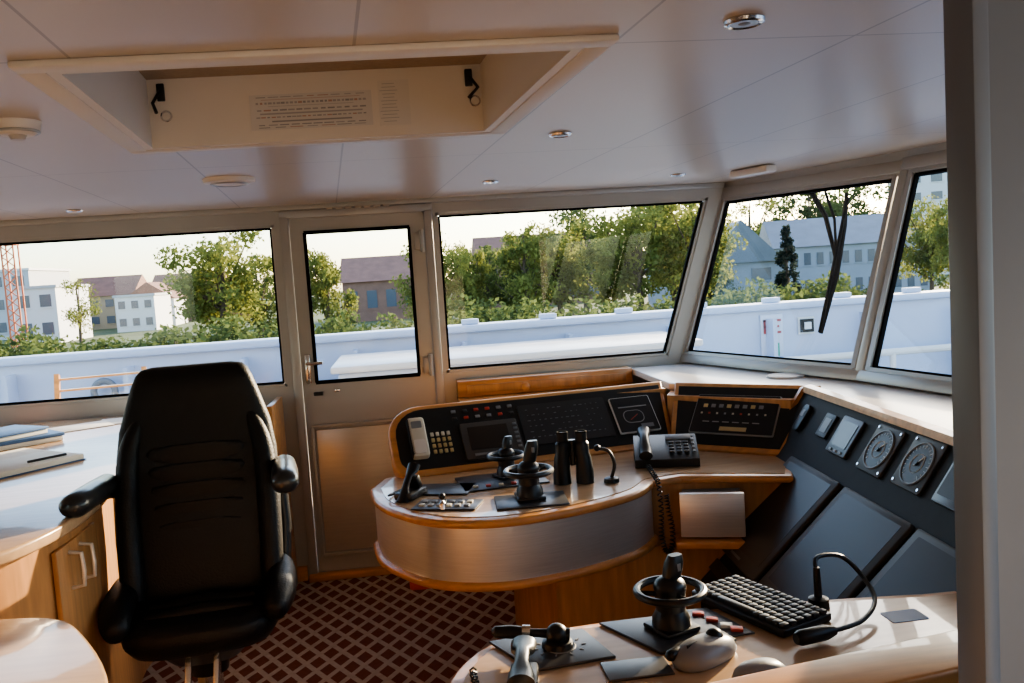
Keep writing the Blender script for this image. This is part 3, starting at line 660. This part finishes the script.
papers("notebook_stack", [(-1.78, 3.98, .27, .35, -50, .020, PAPER, .001), (-1.78, 3.98, .28, .36, -48, .014, BLUE, .022), (-1.82, 3.95, .24, .32, -35, .018, PAPER, .037), (-1.82, 3.95, .25, .33, -35, .010, BLUE, .056)], 1.0)
papers("loose_papers", [(-1.68, 3.66, .21, .30, -40, .004, PAPER, .001), (-1.92, 3.58, .30, .40, -30, .012, PAPER, .001), (-1.63, 4.34, .21, .30, -60, .004, PAPER, .001), (-2.15, 4.22, .23, .32, -20, .04, RBC, .001), (-1.42, 4.46, .30, .21, 5, .003, PAPER, .001)], 1.0)
b = B("ballpoint_pen"); b.tube([(-1.44, 3.34, 1.031), (-1.34, 3.44, 1.031)], .005, BLACK); b.done()

# ---------------------------------------------------------------- wiper on front window
def wp(f_, h_, o_=.03):
    B0 = V((*F[0], 1.06)); B1 = V((*F[1], 1.06)); T0 = V((*T[0], 1.985)); T1 = V((*T[1], 1.975))
    p = (B0 * (1 - f_) + B1 * f_) * (1 - h_) + (T0 * (1 - f_) + T1 * f_) * h_
    return p + V((.93, .25, -.28)) * o_
b = B("windscreen_wiper")
b.tube([wp(.48, 1.0, .05), wp(.61, .82, .06), wp(.71, .60, .06)], [.015, .012, .010], GASK, 8); b.tube([wp(.56, 1.0, .05), wp(.66, .80, .06), wp(.72, .58, .06)], .007, GASK, 8)
b.tube([wp(.70, .93, .05), wp(.715, .76, .06), wp(.73, .5, .06), wp(.735, .20, .05)], [.008, .016, .020, .010], GASK, 8); b.tube([wp(.72, .90, .04), wp(.745, .20, .03)], .009, GASK, 6); b.done()

# ---------------------------------------------------------------- ship's deck outside
b = B("outer_deck"); b.prism([(-12, 4.85), (1.9, 4.85), (2.6, 3), (2.6, -6), (26, -6), (26, 3.0), (12, 8.3), (-12, 8.3)], -.5, -.3, DECK); b.done()
b = B("ship_bulwark")
b.bb((-12, 8.0, -.3), (10, 8.12, 1.08), HULL); b.bb((-12, 7.93, 1.08), (10, 8.22, 1.15), HULL, .02)
for i in range(22): b.bb((-11.5 + i, 7.8, -.3), (-11.46 + i, 8.0, 1.0), HULL)
b.bb((-12, 7.97, .55), (-1.0, 8.0, .62), HULLB)
b.add([(10, 8, -.3), (22, 3.0, -.3), (22, 3.0, 1.25), (10, 8, 1.1), (10, 8.15, -.3), (22, 3.15, -.3), (22, 3.15, 1.25), (10, 8.15, 1.1)], [[0, 1, 2, 3], [4, 5, 6, 7], [3, 2, 6, 7], [0, 1, 5, 4]], HULL)
b.bar((10, 8.07, 1.13), (22, 3.07, 1.28), .3, .08, WHITE)
b.torus((-2.7, 7.9, .80), .09, .03, GREYP, rot=(rad(90), 0, 0)); b.done()
b = B("deck_locker")
b.bb((-.55, 6.6, -.3), (2.3, 7.6, .93), mat("white_gloss_paint", (.64, .69, .78), .3), .03); b.bb((-.60, 6.55, .93), (2.35, 7.65, .985), SILL, .015); b.bb((-1.9, 6.9, -.3), (-.6, 7.6, .72), HULL, .02)
b.bb((1.05, 6.58, .75), (1.20, 6.6, .86), GREYP); b.done()
b = B("deck_rail")
for i in range(9): b.cyl((2.8 + i * .9, 7.6, -.3), (2.8 + i * .9, 7.6, .62), .03, .03, WHITE, 10)
b.tube([(2.6, 7.6, .62), (10.4, 7.6, .62)], .035, WHITE, 10); b.done()
b = B("cap_rail_fittings")
for i in range(9): b.box((.6 + i * .75, 8.06, 1.176), (.16, .10, .05), HULL, bev=.01)
b.done()
sg = empty("fire_extinguisher_sign"); b = B("board", sg); b.bb((3.45, 7.975, .62), (3.68, 7.99, 1.04), mat("sign_board", (.62, .66, .74), .5), .004); b.box((3.57, 7.965, .69), (.12, .01, .13), mat("sign_green", (.02, .35, .2), .5)); b.box((3.56, 7.955, .69), (.02, .006, .08), MARK); b.box((3.58, 7.955, .66), (.045, .006, .02), MARK)
for x0, segs in ((3.475, ((0, .0, .022, .14), (0, .118, .075, .022), (0, .06, .055, .020))), (3.58, ((0, .0, .022, .14), (0, .118, .075, .022), (0, .06, .055, .020), (0, 0, .075, .022)))):
    for sx, sz, w_, h_ in segs: b.bb((x0 + sx, 7.962, .85 + sz), (x0 + sx + w_, 7.970, .85 + sz + h_), RED)
b.done()
b = B("deck_notice_plate"); b.bb((3.86, 7.95, .84), (3.99, 7.98, .97), BLACK); b.bb((3.89, 7.94, .87), (3.96, 7.95, .94), MARK); b.bb((3.84, 7.98, .82), (4.01, 7.995, .99), MARK); b.done()
b = B("folding_deck_chair", M0=at(-2.05, 5.9, -.295, 10) @ M.Diagonal((1, 1, 1.08, 1)))
for x in (-.27, .27):
    b.bar((x, -.35, 0.02), (x, .15, 1.32), .03, .045, WOOD); b.bar((x, .25, 0.02), (x, -.30, .57), .03, .045, WOOD)
for i in range(6): b.bar((-.27, .02 + i * .025, .95 + i * .068), (.27, .02 + i * .025, .95 + i * .068), .03, .012, WOOD)
for i in range(6): b.bar((-.27, -.28 + i * .07, .55), (.27, -.28 + i * .07, .55), .05, .015, WOOD)
b.bar((-.27, -.1, .78), (.27, -.1, .78), .03, .03, WOOD); b.done()
b = B("mooring_fender"); b.sph((-2.75, 5.9, .84), .14, mat("fender_grey", (.32, .34, .36), .5)); b.cyl((-2.75, 5.9, -.3), (-2.75, 5.9, .74), .03, .03, GREYP); b.cyl((-2.75, 5.9, -.3), (-2.75, 5.9, -.27), .12, .12, GREYP); b.done()

# ---------------------------------------------------------------- landscape
b = B("ground"); b.quad([(-300, 20.7, -3), (400, 20.7, -3), (400, 500, -3), (-300, 500, -3)], mat("grass_ground", (.07, .10, .035), .9, var=.3, vscale=.2)); b.done()
b = B("river_water"); b.quad([(-300, -60, -5.2), (400, -60, -5.2), (400, 19.9, -5.2), (-300, 19.9, -5.2)], mat("water", (.03, .05, .05), .12, bump=.3, bscale=2)); b.done()
b = B("quay_wall"); b.bb((-300, 20, -5), (400, 20.6, -2.7), mat("concrete", (.30, .29, .27), .9, var=.15, vscale=.6)); b.done()
rng = np.random.default_rng(3)
def tree_mesh(name, h, w, n_cl, per, leaf, lm, crown0=.25, cone=False):
    b = B(name); b.tube([(0, 0, 0), (0.02 * w, 0, h * .3), (0, .02 * w, h * .6), (0, 0, h * .85)], [.028 * h, .022 * h, .014 * h, .004 * h], BARK, 8)
    vs = []; fs = []
    for c in range(n_cl):
        if cone:
            zf = rng.uniform(.08, 1.0); a = rng.uniform(0, 6.28); r = (1 - zf) * w * .5 * rng.uniform(.5, 1); cen = np.array([r * math.cos(a), r * math.sin(a), zf * h]); cr = .10 * w
        else:
            d = rng.normal(size=3); d /= np.linalg.norm(d); q = rng.uniform(.30, .9) 
            cz = h * (crown0 + 1) / 2; cen = np.array([d[0] * w * .5 * q, d[1] * w * .5 * q, cz + d[2] * h * (1 - crown0) / 2 * q]); cr = rng.uniform(.10, .18) * w
            if c % 3 == 0: b.tube([(0, 0, h * rng.uniform(.25, .5)), tuple(cen)], [.010 * h, .003 * h], BARK, 5)
        P = rng.normal(size=(per, 3)); P /= np.linalg.norm(P, axis=1)[:, None]; P = cen + P * cr * rng.uniform(.3, 1.0, size=(per, 1)) * np.array([1, 1, .8])
        A = rng.normal(size=(per, 3)); A /= np.linalg.norm(A, axis=1)[:, None]; Bv = np.cross(A, rng.normal(size=(per, 3))); Bv /= np.linalg.norm(Bv, axis=1)[:, None]
        s = leaf * rng.uniform(.6, 1.3, size=(per, 1))
        for k in range(per):
            i0 = len(vs); p = P[k]; aa = A[k] * s[k]; bb_ = Bv[k] * s[k] * .6
            vs += [p - aa, p - bb_, p + aa, p + bb_]; fs.append([i0, i0 + 1, i0 + 2, i0 + 3])
    b.add([V(x) for x in vs], fs, lm); 
    o_ = b.done(); me = o_.data; bpy.data.objects.remove(o_); return me
TM = [tree_mesh("tree_mesh_a", 8, 6.5, 56, 120, .13, LEAF1, .15), tree_mesh("tree_mesh_b", 8, 5.5, 50, 120, .13, LEAF1, .10), tree_mesh("tree_mesh_c", 8, 6.5, 50, 110, .14, LEAF2, .15), tree_mesh("tree_mesh_d", 8, 5.5, 20, 80, .11, LEAF1, .2)]
SH = [tree_mesh("shrub_mesh_a", 4, 5, 28, 90, .12, LEAF2, .0), tree_mesh("shrub_mesh_b", 4, 5.5, 28, 90, .12, LEAF2, .0)]
CM = tree_mesh("conifer_mesh", 8, 3.6, 110, 30, .14, LEAFC, cone=True)
def put(name, me, x, y, top, w=None, z=-3, h0=8, w0=6.2):
    o_ = bpy.data.objects.new(name, me); SC.collection.objects.link(o_); sz = (top - z) / h0; sw = (w / w0) if w else sz
    o_.location = (x, y, z); o_.scale = (sw, sw, sz); o_.rotation_euler = (0, 0, random.uniform(0, 6.28)); return o_
def tz(slope, Y): return 1.62 + slope * Y
put("broadleaf_tree", TM[0], -.203 * 50, 50, tz(.080, 50), 6.8)
put("broadleaf_tree", TM[2], -.165 * 58, 58, tz(.045, 58), 6)
put("broadleaf_tree", TM[1], -.088 * 50, 50, tz(.055, 50), 4.4)
put("broadleaf_tree", TM[3], -.36 * 60, 60, tz(.035, 60), 4)
for x_, s_, y_, w_, k in ((.040, .056, 48, 4.5, 0), (.078, .046, 52, 4, 1), (.10, .040, 55, 5, 2), (.145, .070, 50, 5.5, 1), (.185, .060, 55, 6, 0), (.215, .092, 76, 8, 2), (.250, .056, 60, 6, 1), (.285, .090, 52, 7, 0), (.325, .104, 58, 8, 1), (.352, .088, 50, 6, 0), (.13, .04, 60, 5, 2), (.37, .05, 56, 4, 2)):
    put("broadleaf_tree", TM[k], x_ * y_, y_, tz(s_, y_), w_)
for x_, s_, y_, w_, k in ((.425, .085, 95, 10, 3), (.50, .092, 100, 11, 2), (.55, .094, 102, 12, 2), (.61, .06, 104, 10, 3), (.66, .065, 56, 5, 0), (.70, .07, 50, 5, 1), (.46, .05, 104, 10, 2)):
    put("broadleaf_tree", TM[k], x_ * y_, y_, tz(s_, y_), w_)
put("conifer_tree", CM, .47 * 52, 52, tz(.034, 52), 3.0, w0=3.6)
for i in range(38):
    x_ = -22 + i * 1.05; y_ = random.uniform(27, 36); 
    put("shrub", SH[i % 2], x_ * y_ / 32, y_, random.uniform(.2, .9), random.uniform(4, 6), h0=4, w0=5)
for i in range(14):
    y_ = random.uniform(36, 44); put("shrub", SH[(i + 1) % 2], (.36 + i * .028) * y_, y_, random.uniform(-.9, -.1), 4.5, h0=4, w0=5)
def building(name, x, y, w, d, top, wallm, roofm, roofh=0, rot=0, fl=3, cols=6, z=-3, axis='x', winm=None):
    b = B(name, M0=at(x, y, z, rot)); h = top - z - roofh; winm = winm or SCREEN
    b.bb((-w / 2, 0, 0), (w / 2, d, h), wallm)
    if roofh:
        if axis == 'x': b.add([(-w / 2 - .3, -.4, h), (w / 2 + .3, -.4, h), (w / 2 + .3, d + .4, h), (-w / 2 - .3, d + .4, h), (-w / 2 - .3, d / 2, h + roofh), (w / 2 + .3, d / 2, h + roofh)], [[0, 1, 5, 4], [3, 2, 5, 4], [0, 3, 4], [1, 2, 5], [0, 1, 2, 3]], roofm)
        else: b.add([(-w / 2 - .3, -.4, h), (w / 2 + .3, -.4, h), (w / 2 + .3, d + .4, h), (-w / 2 - .3, d + .4, h), (0, -.4, h + roofh), (0, d + .4, h + roofh)], [[0, 3, 5, 4], [1, 2, 5, 4], [0, 1, 4], [3, 2, 5], [0, 1, 2, 3]], roofm)
    else: b.bb((-w / 2 - .2, -.2, h), (w / 2 + .2, d + .2, h + .3), roofm)
    cw = w / cols; fh = h / fl
    for i in range(cols):
        for j in range(fl):
            cx = -w / 2 + cw * (i + .5); cz = fh * (j + .55); b.bb((cx - cw * .26, -.06, cz - fh * .22), (cx + cw * .26, .02, cz + fh * .22), winm); b.bb((cx - cw * .32, -.1, cz - fh * .28), (cx + cw * .32, -.02, cz - fh * .24), wallm)
    b.done()
WB = mat("render_white", (.60, .61, .63), .7); RB = mat("red_roof_tiles", (.22, .11, .08), .8, var=.15, vscale=1); BR = mat("brick_brown", (.22, .12, .09), .85, var=.15, vscale=1); GR = mat("slate_grey_roof", (.17, .19, .22), .6, var=.1, vscale=1); GW = mat("grey_blue_cladding", (.27, .30, .35), .6, var=.05, vscale=1); YB = mat("render_ochre", (.4, .32, .22), .8)
GRY = mat("render_light_grey", (.42, .44, .47), .7)
WN = mat("far_window_glass", (.09, .11, .14), .15)
building("white_office_building", -.50 * 120, 120, 22, 14, 6.0, GRY, WB, 0, 0, 3, 8, winm=WN)
building("white_office_building", -.405 * 100, 100, 4.5, 10, 3.2, WB, GRY, 0, 0, 2, 2, winm=WN)
building("terraced_house", -.335 * 135, 135, 9, 10, 5.0, YB, RB, 3.0, 0, 2, 4, winm=WN)
building("terraced_house", -.285 * 130, 130, 7, 10, 3.6, WB, RB, 2.6, 4, 2, 3, axis='y', winm=WN)
building("terraced_house", -.245 * 145, 145, 11, 10, 5.0, BR, RB, 3.2, 0, 2, 4, winm=WN)
building("terraced_house", -.30 * 118, 118, 5, 8, 1.6, WB, GRY, 0, 0, 2, 3, winm=WN)
building("brick_warehouse", -.015 * 100, 100, 11, 12, 4.6, BR, RB, 3, 0, 1, 5, winm=WN)
building("brick_warehouse", .165 * 110, 110, 16, 14, 6.6, BR, RB, 3.8, 0, 2, 6, winm=WN)
building("gabled_house", .412 * 62, 62, 5.6, 8, 4.4, GW, GR, 3.2, -12, 2, 2, axis='y', winm=WN)
building("gabled_house", .365 * 80, 80, 6.5, 9, 4.4, GW, GR, 3.8, 0, 2, 2, axis='x', winm=WN)
building("long_grey_building", .555 * 76, 76, 14, 9, 5.0, GW, GR, 2.8, -14, 2, 12, winm=WN)
building("apartment_tower", .685 * 120, 120, 12, 12, 15.5, WB, GRY, 0, -20, 7, 4, winm=WN)
b = B("tower_crane", M0=at(-.425 * 96, 96, -3)); OR = mat("crane_orange", (.45, .12, .05), .6)
for sx in (-.6, .6):
    for sy in (-.6, .6): b.bar((sx, sy, 0), (sx, sy, 12), .14, .14, OR)
for i in range(11):
    b.bar((-.6, -.6, i * 1.07), (.6, -.6, i * 1.07 + 1.07), .1, .1, OR); b.bar((.6, -.6, i * 1.07), (-.6, -.6, i * 1.07 + 1.07), .1, .1, OR)
b.bar((-5, 0, 12.1), (.8, 0, 12.1), .4, .4, OR); b.bb((-.7, -.7, 10.8), (.7, .7, 11.8), OR); b.done()

# ---------------------------------------------------------------- light
AZ, EL = rad(44), rad(13)
S = V((math.sin(AZ) * math.cos(EL), math.cos(AZ) * math.cos(EL), math.sin(EL)))
sl = bpy.data.lights.new("sun", 'SUN'); sl.energy = 17.0; sl.angle = rad(.6); sl.color = (1, .76, .50)
so = bpy.data.objects.new("sun", sl); SC.collection.objects.link(so); so.rotation_euler = (-S).to_track_quat('-Z', 'Y').to_euler(); so.location = S * 60
w = bpy.data.worlds.new("sky"); SC.world = w; w.use_nodes = True; nt = w.node_tree
sk = nt.nodes.new("ShaderNodeTexSky"); sk.sky_type = 'NISHITA'; sk.sun_disc = False; sk.sun_elevation = rad(24); sk.sun_rotation = AZ; sk.air_density = 1.0; sk.dust_density = 1.2
bg = nt.nodes["Background"]; nt.links.new(sk.outputs[0], bg.inputs[0]); bg.inputs[1].default_value = .80

# ---------------------------------------------------------------- camera
yaw = rad(7); phi = math.atan(0.065); th = math.atan(69.4 / 850)
r0 = V((math.cos(yaw), -math.sin(yaw), 0)); fwd = V((math.sin(yaw) * math.cos(th), math.cos(yaw) * math.cos(th), -math.sin(th))); u0 = r0.cross(fwd)
r = math.cos(phi) * r0 - math.sin(phi) * u0; u = math.sin(phi) * r0 + math.cos(phi) * u0
cd = bpy.data.cameras.new("camera"); cd.lens = 29.88; cd.sensor_width = 36; cd.clip_start = .05; cd.clip_end = 1000
co = bpy.data.objects.new("camera", cd); SC.collection.objects.link(co)
co.matrix_world = M.Translation((0, 0, 1.62)) @ M((r, u, -fwd)).transposed().to_4x4()
SC.camera = co
